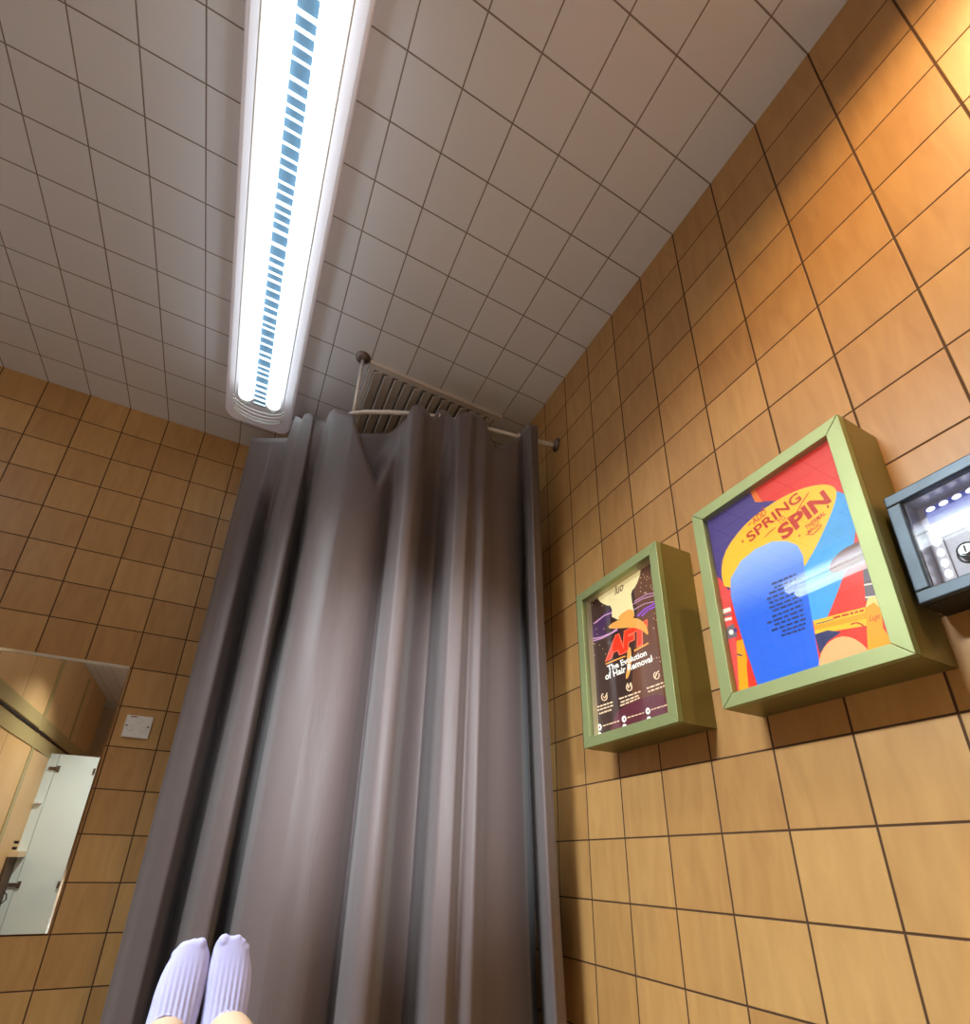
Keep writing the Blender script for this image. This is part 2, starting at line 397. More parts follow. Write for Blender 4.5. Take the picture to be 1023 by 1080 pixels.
# ------------------------------------------------------------------ curtain rail
RAILZ = 1.561
rp = [(.9485, 1.322), (.90, 1.334), (.794, 1.355), (.661, 1.376), (.52, 1.400), (.411, 1.43), (.30, 1.478), (.22, 1.52), (.175, 1.553), (.12, 1.61), (.06, 1.69), (0, 1.79), (-.06, 1.91), (-.10, 2.02), (-.14, 2.16), (-.162, 2.2926)]
rl = thing('curtain_rail', 'bent white curtain rail between the two tiled walls with a ceiling stay', 'curtain rail', (.182, 1.547, RAILZ))
b = MB(); b.tube([(x, y, RAILZ) for x, y in rp[:10]], .0085, 12); b.build('rail', M_railwhite, rl, smooth=True)
b = MB(); b.tube([(x, y, RAILZ + .006 * i / 6) for i, (x, y) in enumerate(rp[9:])], .0075, 12); b.build('rail', M_dull, rl, smooth=True)
def flange(a, c, r, m, nm='flange'):
    f = MB(); a = Vector(a); c = Vector(c); f.tube([a, a + (c - a) * .4, c], [r, r * .95, r * .45], 20); f.build(nm, m, rl, smooth=True)
flange((W, 1.322, RAILZ), (W - .016, 1.326, RAILZ), .028, M_dull)
flange((-.162, D, 1.567), (-.158, D - .02, 1.567), .030, M_dull)
flange((.182, 1.547, H), (.182, 1.547, H - .018), .030, M_dull)
b = MB(); b.tube([(.182, 1.547, H - .014), (.180, 1.549, RAILZ)], .0065, 10); b.build('stay', M_railwhite, rl, smooth=True)
for x, y in ((.785, 1.356), (.40, 1.433), (.47, 1.412)):
    b = MB(); b.tube([(x + .013 * math.cos(a) * .2, y + .016 * math.sin(a), RAILZ - .006 + .018 * math.cos(a)) for a in [2 * math.pi * i / 14 for i in range(15)]], .003, 6)
    b.build('ring', M_railwhite, rl, smooth=True)

# ------------------------------------------------------------------ curtain
def azs(u, v):
    d = ray(u, v); return d.x / d.y, d.z / d.y
base_keys = [(-.085, 2.0), (-.066, 1.95), (-.03, 1.87), (0, 1.76), (.05, 1.645), (.12, 1.56), (.2, 1.495), (.287, 1.435), (.48, 1.376), (.586, 1.352), (.66, 1.33), (.72, 1.32)]
fold = [(212, -.01), (222, .035), (236, .02), (246, -.06), (254, -.16), (262, -.06), (270, .05), (284, .03), (290, -.09), (296, -.17), (302, -.04), (310, .06), (328, .075), (356, .05), (384, .0), (396, -.045), (402, .02), (413, .07), (426, .055), (434, -.045), (452, -.085), (463, -.01), (474, .05), (486, .055), (494, .03), (506, .04), (516, .0), (536, -.02), (545, -.05), (552, -.17), (557, -.03), (564, .035), (572, .012)]
fold = [(azs(u, 670)[0], d) for u, d in fold]
AZ0, AZ1 = fold[0][0], fold[-1][0]
top = [(268, 462), (290, 462.5), (304, 462), (307, 452), (312, 439), (316, 440.5), (319, 442.5), (321, 437), (328, 436.5), (338.5, 443), (344.7, 444.5), (347, 436), (353, 431), (363, 433.5), (371, 437), (374, 440), (420, 439), (429, 438.5), (431, 434), (434, 429), (440, 427), (446, 429.5), (450, 433.5), (455, 440), (458, 439), (461, 434.5), (465, 432), (470, 433), (475, 438), (480, 442.5), (485, 437), (489, 435), (497, 435.5), (503, 436.5), (510, 442), (514, 450.5), (518, 464), (523, 472.5), (535, 468.5), (546, 462), (550, 459), (553, 451), (558, 447), (564, 449), (570, 452)]
top = [azs(*p) for p in top]
NC, NR = 460, 90
ZB = -.90
c = MB(); grid = []
for i in range(NC + 1):
    a = AZ0 + (AZ1 - AZ0) * i / NC
    d = pchip(fold, a); yb_ = lerp_keys(base_keys, a)
    col = []
    dt = d * .5 if d > 0 else d * .12
    yt = yb_ - dt - .032
    zt = lerp_keys(top, a) * yt
    for j in range(NR + 1):
        t = j / NR
        z = zt + (ZB - zt) * t
        amp = .55 + .45 * sm(0, .22, t) + .35 * t
        k = sm(.02, .2, t); y = yb_ - (dt * (1 - k) + d * amp * k) - .032 + .012 * k
        aa = a + .035 * sm(.45, .64, a) * t * t * 1.6
        y += .006 * math.sin(a * 41 + t * 5) * t
        u_, v_ = proj((aa * y, y, z))
        if v_ < 530:                                             # the header flops over between two missing hooks
            h = v_ - 438; ul = 374 + h * .312; ur = 432 - h * .43
            if h > -8 and ur > ul:
                y += .085 * sm(ul - 1.5, ul + 4, u_) * (1 - sm(ur - 22, ur + 4, u_)) * (1 - sm(55, 82, h))
        col.append((aa * y, y, z))
    grid.append(col)
vv = [p for col in grid for p in col]
ff = [(i * (NR + 1) + j, i * (NR + 1) + j + 1, (i + 1) * (NR + 1) + j + 1, (i + 1) * (NR + 1) + j) for i in range(NC) for j in range(NR)]
c.add(vv, ff)
cu = c.build('curtain', M_curtain, smooth=True)
so = cu.modifiers.new('thickness', 'SOLIDIFY'); so.thickness = .003; so.offset = 0
tag(cu, 'long taupe satin curtain hanging in deep folds from the bent rail', 'curtain')

# ------------------------------------------------------------------ flat graphics for the posters
class Print:
    """layers of flat ink on one sheet; every coordinate is a point measured in a crop of the photograph, put on the sheet's plane"""
    def __init__(self, x, o, sc): self.x = x; self.o = o; self.sc = sc; self.mb = MB(); self.layer = 0; self.mats = []
    def P(self, p): return on(0, self.x, self.o[0] + p[0] * self.sc[0], self.o[1] + p[1] * self.sc[1])
    def setm(self, m):
        if m not in self.mats: self.mats.append(m)
        self.mb.mi = self.mats.index(m)
    def lift(self, p): p = p.copy(); p.x -= .00002 * self.layer; return p
    def poly(self, pts, m, smooth_=0, next_layer=True):
        if next_layer: self.layer += 1
        self.setm(m)
        for _ in range(smooth_):
            q = []
            for a, b in zip(pts, pts[1:] + pts[:1]):
                q += [(a[0] * .75 + b[0] * .25, a[1] * .75 + b[1] * .25), (a[0] * .25 + b[0] * .75, a[1] * .25 + b[1] * .75)]
            pts = q
        self.mb.add([self.lift(self.P(p)) for p in pts], [list(range(len(pts)))])
    def line(self, pts, w, m, next_layer=True):
        if next_layer: self.layer += 1
        self.setm(m)
        for i, (a, b) in enumerate(zip(pts, pts[1:])):
            dx, dy = b[0] - a[0], b[1] - a[1]; l = math.hypot(dx, dy) or 1; nx, ny = -dy / l * w / 2, dx / l * w / 2
            self.mb.add([self.lift(self.P(p)) for p in ((a[0] + nx, a[1] + ny), (b[0] + nx, b[1] + ny), (b[0] - nx, b[1] - ny), (a[0] - nx, a[1] - ny))], [(0, 1, 2, 3)])
    def disc(self, cx_, cy_, rx, ry, m, n=18, next_layer=True):
        self.poly([(cx_ + rx * math.cos(2 * math.pi * k / n), cy_ + ry * math.sin(2 * math.pi * k / n)) for k in range(n)], m, 0, next_layer)
    def text(self, body, quad, m, bold=0, shear=0, arch=0):
        """quad: bottom-left, bottom-right, top-right, top-left of the word's box"""
        self.layer += 1; self.setm(m)
        cd = bpy.data.curves.new('lettering', 'FONT'); cd.body = body; cd.offset = bold; cd.resolution_u = 3; cd.shear = shear
        ob = bpy.data.objects.new('lettering', cd); me = bpy.data.meshes.new_from_object(ob)
        xs = [v_.co.x for v_ in me.vertices]; ys = [v_.co.y for v_ in me.vertices]
        x0, x1, y0, y1 = min(xs), max(xs), min(ys), max(ys)
        bl, br, tr, tl = quad; vs_ = []
        for v_ in me.vertices:
            a = (v_.co.x - x0) / (x1 - x0); b_ = (v_.co.y - y0) / (y1 - y0)
            px = (bl[0] * (1 - a) + br[0] * a) * (1 - b_) + (tl[0] * (1 - a) + tr[0] * a) * b_
            py = (bl[1] * (1 - a) + br[1] * a) * (1 - b_) + (tl[1] * (1 - a) + tr[1] * a) * b_ - arch * 4 * a * (1 - a)
            vs_.append(self.lift(self.P((px, py))))
        self.mb.add(vs_, [list(p.vertices) for p in me.polygons])
        bpy.data.objects.remove(ob); bpy.data.curves.remove(cd); bpy.data.meshes.remove(me)
    def words(self, a, b, n, w, m, seed=0):
        """a line of print too small to read: strokes of word length"""
        self.layer += 0; r = random.Random(seed); t = 0
        while t < 1:
            l = r.uniform(.10, .24); e = min(1, t + l)
            self.line([(a[0] + (b[0] - a[0]) * t, a[1] + (b[1] - a[1]) * t), (a[0] + (b[0] - a[0]) * e, a[1] + (b[1] - a[1]) * e)], w, m, False)
            t = e + .045

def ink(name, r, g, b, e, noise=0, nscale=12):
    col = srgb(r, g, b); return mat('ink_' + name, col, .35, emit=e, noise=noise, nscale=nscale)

# ------------------------------------------------------------------ poster boxes
BD = .115
def poster_box(label, y0, y1, z0, z1, fr):
    t = thing('poster_box', label, 'poster frame', (W, (y0 + y1) / 2, z0), 'olive metal poster boxes on the right wall')
    xf = W - BD
    b = MB()                                                    # case: four sides and a back
    xc = xf + .0165
    b.box(xc, W, y0, y0 + .003, z0, z1); b.box(xc, W, y1 - .003, y1, z0, z1)
    b.box(xc, W, y0 + .003, y1 - .003, z0, z0 + .003); b.box(xc, W, y0 + .003, y1 - .003, z1 - .003, z1)
    b.box(W - .004, W, y0 + .003, y1 - .003, z0 + .003, z1 - .003)
    b.build('case', M_olive_dk, t)
    f = MB(); g = .0005; a, c_ = y0, y1
    ia, ic, iz0, iz1 = y0 + fr, y1 - fr, z0 + fr, z1 - fr
    for q in ([(a + g, z0), (c_ - g, z0), (ic - g, iz0), (ia + g, iz0)], [(a + g, z1), (c_ - g, z1), (ic - g, iz1), (ia + g, iz1)],
              [(a, z0 + g), (ia, iz0 + g), (ia, iz1 - g), (a, z1 - g)], [(c_, z0 + g), (ic, iz0 + g), (ic, iz1 - g), (c_, z1 - g)]):
        f.prism(q, 0, xf, xf + .016)
    f.build('frame', M_olive, t, bevel=.0008)
    return t, xf, (ia, ic, iz0, iz1)

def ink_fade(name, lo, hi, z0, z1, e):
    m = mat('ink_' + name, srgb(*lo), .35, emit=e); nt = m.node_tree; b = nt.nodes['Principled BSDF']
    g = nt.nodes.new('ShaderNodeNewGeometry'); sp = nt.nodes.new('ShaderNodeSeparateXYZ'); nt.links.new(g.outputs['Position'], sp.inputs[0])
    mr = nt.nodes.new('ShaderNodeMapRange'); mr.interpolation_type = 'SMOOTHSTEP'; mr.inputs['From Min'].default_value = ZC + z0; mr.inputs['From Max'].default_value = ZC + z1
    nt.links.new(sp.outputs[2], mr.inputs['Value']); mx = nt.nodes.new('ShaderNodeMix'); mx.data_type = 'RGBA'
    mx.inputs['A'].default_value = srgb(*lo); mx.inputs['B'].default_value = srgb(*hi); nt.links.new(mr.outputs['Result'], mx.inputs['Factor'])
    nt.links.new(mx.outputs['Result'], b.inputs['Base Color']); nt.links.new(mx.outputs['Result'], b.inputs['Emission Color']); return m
# --- big poster
B1, xf, inn = poster_box('olive poster box whose bright print reads SPRING TO SPIN above a blue column', .331, .658, .283, .734, .026)
XP = xf + .017
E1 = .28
red = ink('red', 226, 52, 38, E1); orange = ink('orange', 240, 120, 40, E1); purple = ink('purple', 72, 58, 128, E1)
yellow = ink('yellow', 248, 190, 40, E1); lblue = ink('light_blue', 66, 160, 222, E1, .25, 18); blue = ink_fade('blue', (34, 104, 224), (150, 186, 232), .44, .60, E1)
brown = ink('brown', 120, 84, 74, E1, .2, 20); peach = ink('peach', 240, 178, 120, E1); navy = ink('navy', 40, 52, 100, E1)
dkred = ink('dark_red', 186, 46, 24, E1); grey = ink('grey', 110, 105, 112, E1); lwhite = ink('off_white', 235, 228, 215, E1); gold = ink('gold', 240, 160, 24, E1)
pinkred = ink('pink_red', 222, 78, 74, E1)
pr_ = Print(XP, (720, 430), (303 / 992, 330 / 1080))
sheet = [Vector((XP, y, z)) for y, z in ((inn[1], inn[3]), (inn[0], inn[3]), (inn[0], inn[2]), (inn[1], inn[2]))]
def clip_sheet(pr, m):
    pr.setm(m); y0, y1, z0, z1 = pr.rect
    pr.mb.add([(pr.x, y1 + .004, z1 + .004), (pr.x, y0 - .004, z1 + .004), (pr.x, y0 - .004, z0 - .004), (pr.x, y1 + .004, z0 - .004)], [(0, 1, 2, 3)])
pr_.rect = inn
clip_sheet(pr_, red)
pr_.poly([(60, 385), (238, 275), (256, 325), (330, 320), (300, 480), (150, 640), (100, 575)], purple)
pr_.poly([(232, 287), (245, 278), (276, 326), (250, 326)], orange)
pr_.poly([(100, 572), (130, 590), (165, 640), (170, 740), (190, 830), (140, 800)], pinkred)
pr_.poly([(525, 285), (560, 298), (590, 340), (600, 400), (592, 465), (570, 540), (530, 650), (500, 722), (440, 740), (410, 560), (440, 500), (480, 430)], lblue)
pr_.poly([(148, 630), (132, 575), (140, 510), (175, 450), (230, 388), (300, 335), (370, 295), (440, 270), (500, 263), (532, 280), (530, 315), (510, 372), (480, 440), (450, 500), (416, 556), (300, 620)], yellow, 1)
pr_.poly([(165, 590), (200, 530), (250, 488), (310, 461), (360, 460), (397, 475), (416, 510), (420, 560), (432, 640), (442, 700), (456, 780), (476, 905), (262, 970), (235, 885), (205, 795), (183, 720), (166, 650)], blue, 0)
pr_.poly([(503, 560), (515, 525), (550, 490), (600, 465), (626, 455), (650, 520), (600, 545), (520, 575)], brown, 1)
pr_.poly([(452, 735), (630, 688), (636, 752), (458, 782)], yellow)
pr_.poly([(455, 752), (632, 708), (634, 728), (457, 768)], gold)
pr_.line([(460, 747), (520, 731)], 3, navy); pr_.setm(dkred); pr_.words((520, 726), (625, 699), 4, 7, dkred, 2)
pr_.poly([(468, 900), (474, 855), (495, 815), (540, 788), (585, 792), (625, 818), (650, 850)], peach, 1)
pr_.poly([(456, 783), (500, 768), (548, 774), (500, 808), (474, 850)], navy)
pr_.poly([(622, 560), (652, 545), (690, 660), (632, 668)], grey)
pr_.line([(626, 612), (664, 606)], 6, lwhite); pr_.line([(630, 655), (672, 650)], 5, lwhite)
pr_.poly([(632, 690), (640, 655), (665, 650), (684, 680), (692, 760), (735, 822), (640, 850), (636, 760)], gold)
pr_.poly([(632, 690), (640, 655), (665, 650), (684, 680), (680, 690), (660, 672)], ink('cream', 245, 215, 130, E1))
pr_.text('Luge', [(645, 745), (683, 733), (681, 708), (643, 718)], dkred, .0, .3)
pr_.line([(580, 748), (600, 742), (615, 746), (632, 760)], 5, dkred)
# left edge details
pr_.line([(128, 708), (166, 695)], 14, lwhite); pr_.line([(134, 735), (170, 727)], 10, lwhite); pr_.line([(130, 722), (166, 712)], 6, grey)
pr_.poly([(146, 780), (155, 757), (176, 745), (190, 790), (150, 800)], grey); pr_.disc(168, 775, 8, 9, lwhite); pr_.disc(183, 768, 6, 8, purple)
pr_.poly([(186, 806), (208, 798), (246, 975), (190, 992)], gold); pr_.line([(176, 848), (206, 856)], 5, navy)
pr_.poly([(148, 800), (186, 806), (196, 990), (178, 992)], pinkred)
pr_.poly([(222, 870), (262, 968), (230, 985), (222, 900)], red)
# lettering
pr_.text('ADD', [(246, 405), (292, 367), (283, 347), (237, 385)], dkred, .015)
pr_.text('SPRING', [(234, 466), (414, 318), (395, 290), (216, 440)], dkred, .02, 0, 3)
pr_.line([(285, 446), (302, 428), (322, 414)], 3, dkred); pr_.text('TO', [(335, 404), (358, 384), (349, 371), (326, 391)], dkred, .01)
pr_.line([(358, 384), (394, 362), (412, 330), (436, 292)], 3, dkred)
pr_.text('SPIN', [(350, 460), (516, 324), (486, 282), (322, 420)], dkred, .04, 0, 2)
pr_.text('THERMAL', [(428, 424), (496, 368), (490, 354), (422, 410)], dkred, .02); pr_.text('MAGIC', [(436, 438), (478, 404), (472, 392), (430, 426)], dkred, .02)
pr_.line([(426, 438), (450, 438), (470, 420), (482, 404)], 3, dkred); pr_.disc(404, 442, 3, 4, dkred); pr_.disc(502, 342, 4, 5, dkred); pr_.disc(208, 462, 3, 5, dkred)
pr_.line([(272, 352), (280, 344)], 3, dkred); pr_.line([(226, 408), (238, 396)], 3, dkred)
for k, (a, b_) in enumerate([((308, 610), (392, 575)), ((318, 622), (394, 590)), ((300, 642), (400, 602)), ((292, 662), (402, 618)), ((300, 675), (404, 634)), ((300, 692), (408, 650)), ((312, 702), (412, 664)), ((310, 722), (416, 680)), ((292, 745), (420, 696)), ((318, 750), (424, 712)), ((308, 770), (426, 728)), ((345, 772), (425, 744)), ((342, 788), (426, 760))]):
    pr_.layer += (k == 0); pr_.setm(navy); pr_.words(a, b_, 5, 6.5, navy, k)
pr_.mb.build('poster', pr_.mats, B1, fix=False)
b = MB(); b.box(xf + .006, xf + .0085, inn[0], inn[1], inn[2], inn[3]); b.build('glass_pane', M_glass, B1)

# --- small poster
B2, xf2, inn2 = poster_box('dimmer olive poster box nearest the curtain, its dark print reading AFT in red', .771, 1.098, .284, .736, .026)
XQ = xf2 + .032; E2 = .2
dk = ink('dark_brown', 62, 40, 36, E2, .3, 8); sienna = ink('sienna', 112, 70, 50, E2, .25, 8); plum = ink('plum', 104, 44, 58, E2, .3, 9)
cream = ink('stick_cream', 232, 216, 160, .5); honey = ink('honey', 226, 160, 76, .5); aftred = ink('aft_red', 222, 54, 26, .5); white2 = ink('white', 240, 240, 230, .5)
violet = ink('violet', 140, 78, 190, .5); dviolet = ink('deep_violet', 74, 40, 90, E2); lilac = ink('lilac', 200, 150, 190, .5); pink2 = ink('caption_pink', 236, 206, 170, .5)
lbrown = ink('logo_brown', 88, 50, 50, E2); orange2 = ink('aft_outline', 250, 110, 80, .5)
q = Print(XQ, (600, 560), (170 / 765, 240 / 1080)); q.rect = inn2
clip_sheet(q, dk)
q.poly([(390, 90), (500, 900), (300, 960), (300, 640), (330, 400), (300, 250)], sienna, 1)
q.poly([(240, 820), (480, 760), (500, 900), (180, 985)], plum, 1)
q.poly([(104, 470), (150, 400), (210, 360), (205, 400), (160, 470), (190, 490), (110, 540)], dviolet, 1)
for a in ([(102, 512), (150, 505), (200, 485), (240, 455)], [(104, 525), (160, 508), (230, 470)], [(118, 440), (170, 400), (210, 385)]): q.line(a, 5, lilac)
for a in ([(300, 350), (350, 322), (420, 300)], [(305, 375), (360, 345), (430, 330)], [(310, 335), (370, 300), (415, 292)]): q.line(a, 3.5, lilac)
for a in ([(325, 405), (360, 370), (425, 335)], [(345, 405), (375, 375), (430, 350)]): q.line(a, 8, violet)
rnd = random.Random(5)
for _ in range(26): q.disc(rnd.uniform(340, 430), rnd.uniform(200, 300), 2, 2.4, pink2, 6)
for _ in range(14): q.disc(rnd.uniform(110, 180), rnd.uniform(340, 600), 2, 2.4, pink2, 6)
for _ in range(10): q.disc(rnd.uniform(400, 450), rnd.uniform(380, 620), 2.4, 2.8, pink2, 6)
q.text('AFT', [(172, 622), (378, 530), (375, 418), (186, 512)], orange2, .09)
q.text('AFT', [(180, 614), (372, 528), (368, 426), (192, 512)], aftred, .05)
q.poly([(136, 312), (146, 286), (240, 216), (334, 153), (342, 175), (340, 210), (320, 262), (296, 290), (300, 330), (315, 410), (205, 425), (206, 356), (172, 352), (144, 332)], cream, 1)
q.poly([(232, 405), (300, 362), (318, 415), (250, 430)], honey, 1)
q.poly([(186, 456), (215, 432), (262, 414), (318, 412), (352, 428), (374, 456), (380, 500), (350, 472), (310, 458), (250, 462), (200, 465)], honey, 1)
q.text('luo', [(219, 306), (262, 280), (258, 240), (216, 268)], lbrown, .01, .35)
q.line([(175, 632), (270, 594)], 6, honey); q.line([(312, 570), (380, 532)], 8, honey)
q.poly([(276, 585), (292, 540), (300, 590), (296, 660), (280, 704), (270, 700), (280, 640)], honey, 1)
q.text('The Evolution', [(188, 669), (373, 591), (367, 563), (181, 641)], white2, .03)
q.text('of Hair Removal', [(176, 709), (399, 620), (394, 588), (171, 678)], white2, .03)
for cx_, cy_ in ((170, 788), (288, 742), (418, 686)):
    pts = [(cx_ + 13 * math.cos(a), cy_ + 17 * math.sin(a)) for a in [2 * math.pi * i / 14 - .6 for i in range(12)]]
    q.line(pts, 5, pink2)
q.line([(165, 786), (172, 794), (184, 768)], 4, pink2, False); q.line([(280, 722), (284, 748), (296, 720), (300, 748)], 5, pink2, False); q.line([(410, 700), (420, 672), (430, 664)], 6, pink2, False)
for (x0, y0_, x1, y1_) in ((138, 836, 210, 812), (138, 852, 212, 828), (146, 868, 205, 848), (240, 798, 342, 762), (248, 814, 336, 780), (246, 830, 338, 792), (372, 748, 466, 714), (378, 764, 466, 732)):
    q.words((x0, y0_), (x1, y1_), 4, 7, pink2, x0)
for (x, y) in ((147, 932), (264, 893), (377, 855), (147, 970), (267, 932), (383, 896)):
    q.disc(x, y, 11, 16, white2, 14); q.disc(x + 1, y, 3.5, 7, plum, 8)
    q.words((x + 16, y - 6), (x + 94, y - 30), 3, 5, pink2, x)
# end strips hidden by the frame keep the lowest icons cropped as in the photograph
q.mb.build('poster', q.mats, B2, fix=False)
li = MB(); iy0, iy1, iz0, iz1 = inn2
for bx in ((iy1, iy1 + .002, iz0, iz1), (iy0 - .002, iy0, iz0, iz1)): li.box(xf2 + .016, XQ, *bx)
for bx in ((iy0, iy1, iz1, iz1 + .002), (iy0, iy1, iz0 - .002, iz0)): li.box(xf2 + .016, XQ, *bx)
li.build('inner_lip', mat('pale_lip', (.62, .56, .32, 1), .4), B2)
b = MB(); b.box(xf2 + .006, xf2 + .0085, inn2[0], inn2[1], inn2[2], inn2[3]); b.build('glass_pane', M_glass, B2)

# ------------------------------------------------------------------ dark display box at the frame's edge
K = thing('display_case', 'dark steel wall box with lit glass front and round lock at the right edge', 'wall box', (W, .16, .365))
kx = W - .08; ky0, ky1, kz0, kz1 = -.02, .3225, .365, .558
b = MB(); b.box(kx + .0125, W, ky1 - .004, ky1, kz0, kz1); b.box(kx + .0125, W, ky0, ky0 + .004, kz0, kz1)
b.box(kx + .0125, W, ky0 + .004, ky1 - .004, kz0, kz0 + .004); b.box(kx + .0125, W, ky0 + .004, ky1 - .004, kz1 - .004, kz1)
b.build('case', M_black, K)
f = MB(); fr = .0205
f.box(kx, kx + .012, ky0, ky1, kz0, kz0 + fr); f.box(kx, kx + .012, ky0, ky1, kz1 - fr, kz1)
f.box(kx, kx + .012, ky1 - fr, ky1, kz0 + fr, kz1 - fr); f.box(kx, kx + .012, ky0, ky0 + fr, kz0 + fr, kz1 - fr)
f.build('frame', M_steel_dk, K, bevel=.0025)
b = MB(); b.box(kx + .045, kx + .048, ky0 + .004, ky1 - .004, kz0 + .004, kz1 - .004)
b.build('back_panel', mat('pale_lavender_panel', (.36, .36, .44, 1), .3, emit=.1, noise=.25, nscale=30), K)
b = MB(); b.box(kx + .012, kx + .045, ky1 - fr - .001, ky1 - fr + .002, kz0 + fr, kz1 - fr); b.box(kx + .012, kx + .045, ky0 + fr, ky1 - fr, kz1 - fr - .001, kz1 - fr + .002)
b.build('lining', mat('grey_lining', (.35, .36, .42, 1), .3, .5), K)
b = MB(); b.box(kx + .040, kx + .045, ky0 + fr, ky1 - fr - .012, kz1 - fr - .040, kz1 - fr - .008)
o = b.build('led_strip', mat('blue_strip', (.08, .11, .40, 1), .4, emit=.4), K)
led = mat('led_bead', (.9, .92, 1, 1), .4, emit=1.6)
for i in range(12):
    e = MB(); e.ball((kx + .039, ky1 - fr - .02 - i * .017, kz1 - fr - .013), .004, .006, .0035, 10, 6); e.build('bead', led, o, smooth=True)
b = MB(); b.box(kx + .040, kx + .045, ky1 - fr - .020, ky1 - fr - .006, kz0 + fr, kz1 - fr - .034)
o = b.build('led_strip', mat('white_strip', (.42, .43, .48, 1), .4, emit=.12), K)
for i in range(6):
    e = MB(); e.ball((kx + .039, ky1 - fr - .013, kz0 + fr + .008 + i * .0185), .004, .0045, .007, 10, 6); e.build('bead', led, o, smooth=True)
b = MB(); b.box(kx + .036, kx + .0449, ky0 + fr, ky1 - fr - .012, kz1 - fr - .062, kz1 - fr - .040); b.build('light_bar', mat('lit_bar', (.7, .72, .76, 1), .4, emit=.45), K)
ly, lz = .258, .434
k_ = MB(); k_.tube([(kx + .045, ly, lz), (kx + .030, ly, lz)], [.0125, .0115], 24); k_.tube([(kx + .030, ly, lz), (kx + .027, ly, lz)], [.008, .0075], 20)
lk = k_.build('lock', mat('lock_chrome', (.25, .27, .28, 1), .35, 1), K, smooth=False)
k_ = MB(); k_.tube([(kx + .029, ly + .0105 * math.cos(a), lz + .0105 * math.sin(a)) for a in [2 * math.pi * i / 24 for i in range(25)]], .0011, 6); k_.tube([(kx + .044, ly + .0155 * math.cos(a), lz + .0155 * math.sin(a)) for a in [2 * math.pi * i / 24 for i in range(25)]], .0014, 6)
k_.build('lock_ring', M_steel_dk, lk, smooth=True)
k_ = MB(); k_.box(kx + .0262, kx + .0272, ly - .0012, ly + .0012, lz - .005, lz + .005); k_.build('keyhole', M_black, lk)
b = MB(); b.box(kx + .005, kx + .007, ky0 + fr, ky1 - fr, kz0 + fr, kz1 - fr); b.build('glass_pane', M_glass, K)

# ------------------------------------------------------------------ mirror and socket on the far wall
m_ = thing('wall_mirror', 'frameless mirror on the far tiled wall at the left edge of the photo', 'mirror', (-.75, D, -.228))
mx0, mx1, mz0, mz1 = -1.10, -.3935, -.2275, .672
b = MB(); b.box(mx0, mx1, D - .005, D - .0005, mz0, mz1); b.build('glass', M_mirror, m_)
b = MB(); bw = .012
b.quad((mx0, D - .0051, mz1), (mx1, D - .0051, mz1), (mx1 - bw, D - .0062, mz1 - bw), (mx0, D - .0062, mz1 - bw))
b.quad((mx1, D - .0051, mz1), (mx1, D - .0051, mz0), (mx1 - bw * .45, D - .0062, mz0), (mx1 - bw * .45, D - .0062, mz1 - bw))
b.build('bevel', M_mirror_edge, m_, fix=False)
sk = thing('wall_socket', 'small white square socket plate on the brown tiles beside the mirror', 'socket', (-.315, D, .405))
b = MB(); b.box(-.357, -.272, D - .008, D, .405, .488); b.build('plate', M_white, sk, bevel=.002)
grey_s = mat('socket_grey', (.62, .62, .62, 1), .4)
for x, z in ((-.313, .468), (-.335, .438), (-.293, .436)):
    b = MB(); b.tube([(x, D - .008, z), (x, D - .0095, z)], .0105, 20); o = b.build('pin_cover', grey_s, sk)
    b = MB(); b.tube([(x, D - .0094, z), (x, D - .0100, z)], .0085, 20); b.build('cover_face', M_white, o)
for x in (-.349, -.281):
    b = MB(); b.tube([(x, D - .008, .448), (x, D - .009, .448)], .0035, 12); b.build('screw', M_dull, sk)
b = MB(); b.box(-.344, -.322, D - .0086, D - .008, .480, .484); b.build('mark', mat('rust_mark', (.35, .12, .06, 1), .6), sk)

# ------------------------------------------------------------------ cupboard behind the lens that the mirror shows
YV = 6.40; YC = 2 * D - YV
hx = on(1, YV, 64, 795.5).x; dz1 = on(1, YV, 64, 795.5).z
dx1 = on(1, YV, 106.5, 800).x; dz0 = -.80
cb = thing('wall_cupboard', 'white cupboard on the panelled wall, door swung open, seen in the mirror', 'cupboard', (LB, YC, dz0))
b = MB(); b.box(LB, hx - .002, YC - .018, YC, dz0, dz1); b.build('side_panel', M_door, cb)
b = MB(); b.box(hx + .002, dx1, YC - .018, YC, dz0, dz1); dr = b.build('door', M_door, cb)
b = MB(); b.box(dx1, dx1 + .008, YC - .019, YC + .001, dz0, dz1); b.build('edge_band', M_beige, dr)
for v_ in (811, 933):
    zc_ = on(1, YV, 60 if v_ == 811 else 20, v_).z
    b = MB(); b.box(hx - .05, hx + .004, YC, YC + .012, zc_ - .014, zc_ + .014); b.box(hx + .01, hx + .034, YC, YC + .010, zc_ - .028, zc_ + .028); b.box(hx, hx + .02, YC, YC + .012, zc_ - .010, zc_ + .010)
    b.build('hinge', M_dull, dr)
    b = MB(); b.box(dx1 - .03, dx1 - .012, YC, YC + .012, zc_ - .03, zc_ + .03); b.build('catch', M_dull, dr)
b = MB(); b.box(LB, LB + .07, YC, YC + .22, -.02, .025); b.build('shelf', M_beige, cb)
b = MB(); b.box(LB, LB + .02, YC + .002, YC + .24, dz0, -.02); b.build('back_board', mat('dark_back', (.08, .05, .03, 1), .7), cb)
b = MB(); b.box(LB + .012, LB + .06, YC, YC + .03, .44, .452); b.build('bracket', M_white, cb)
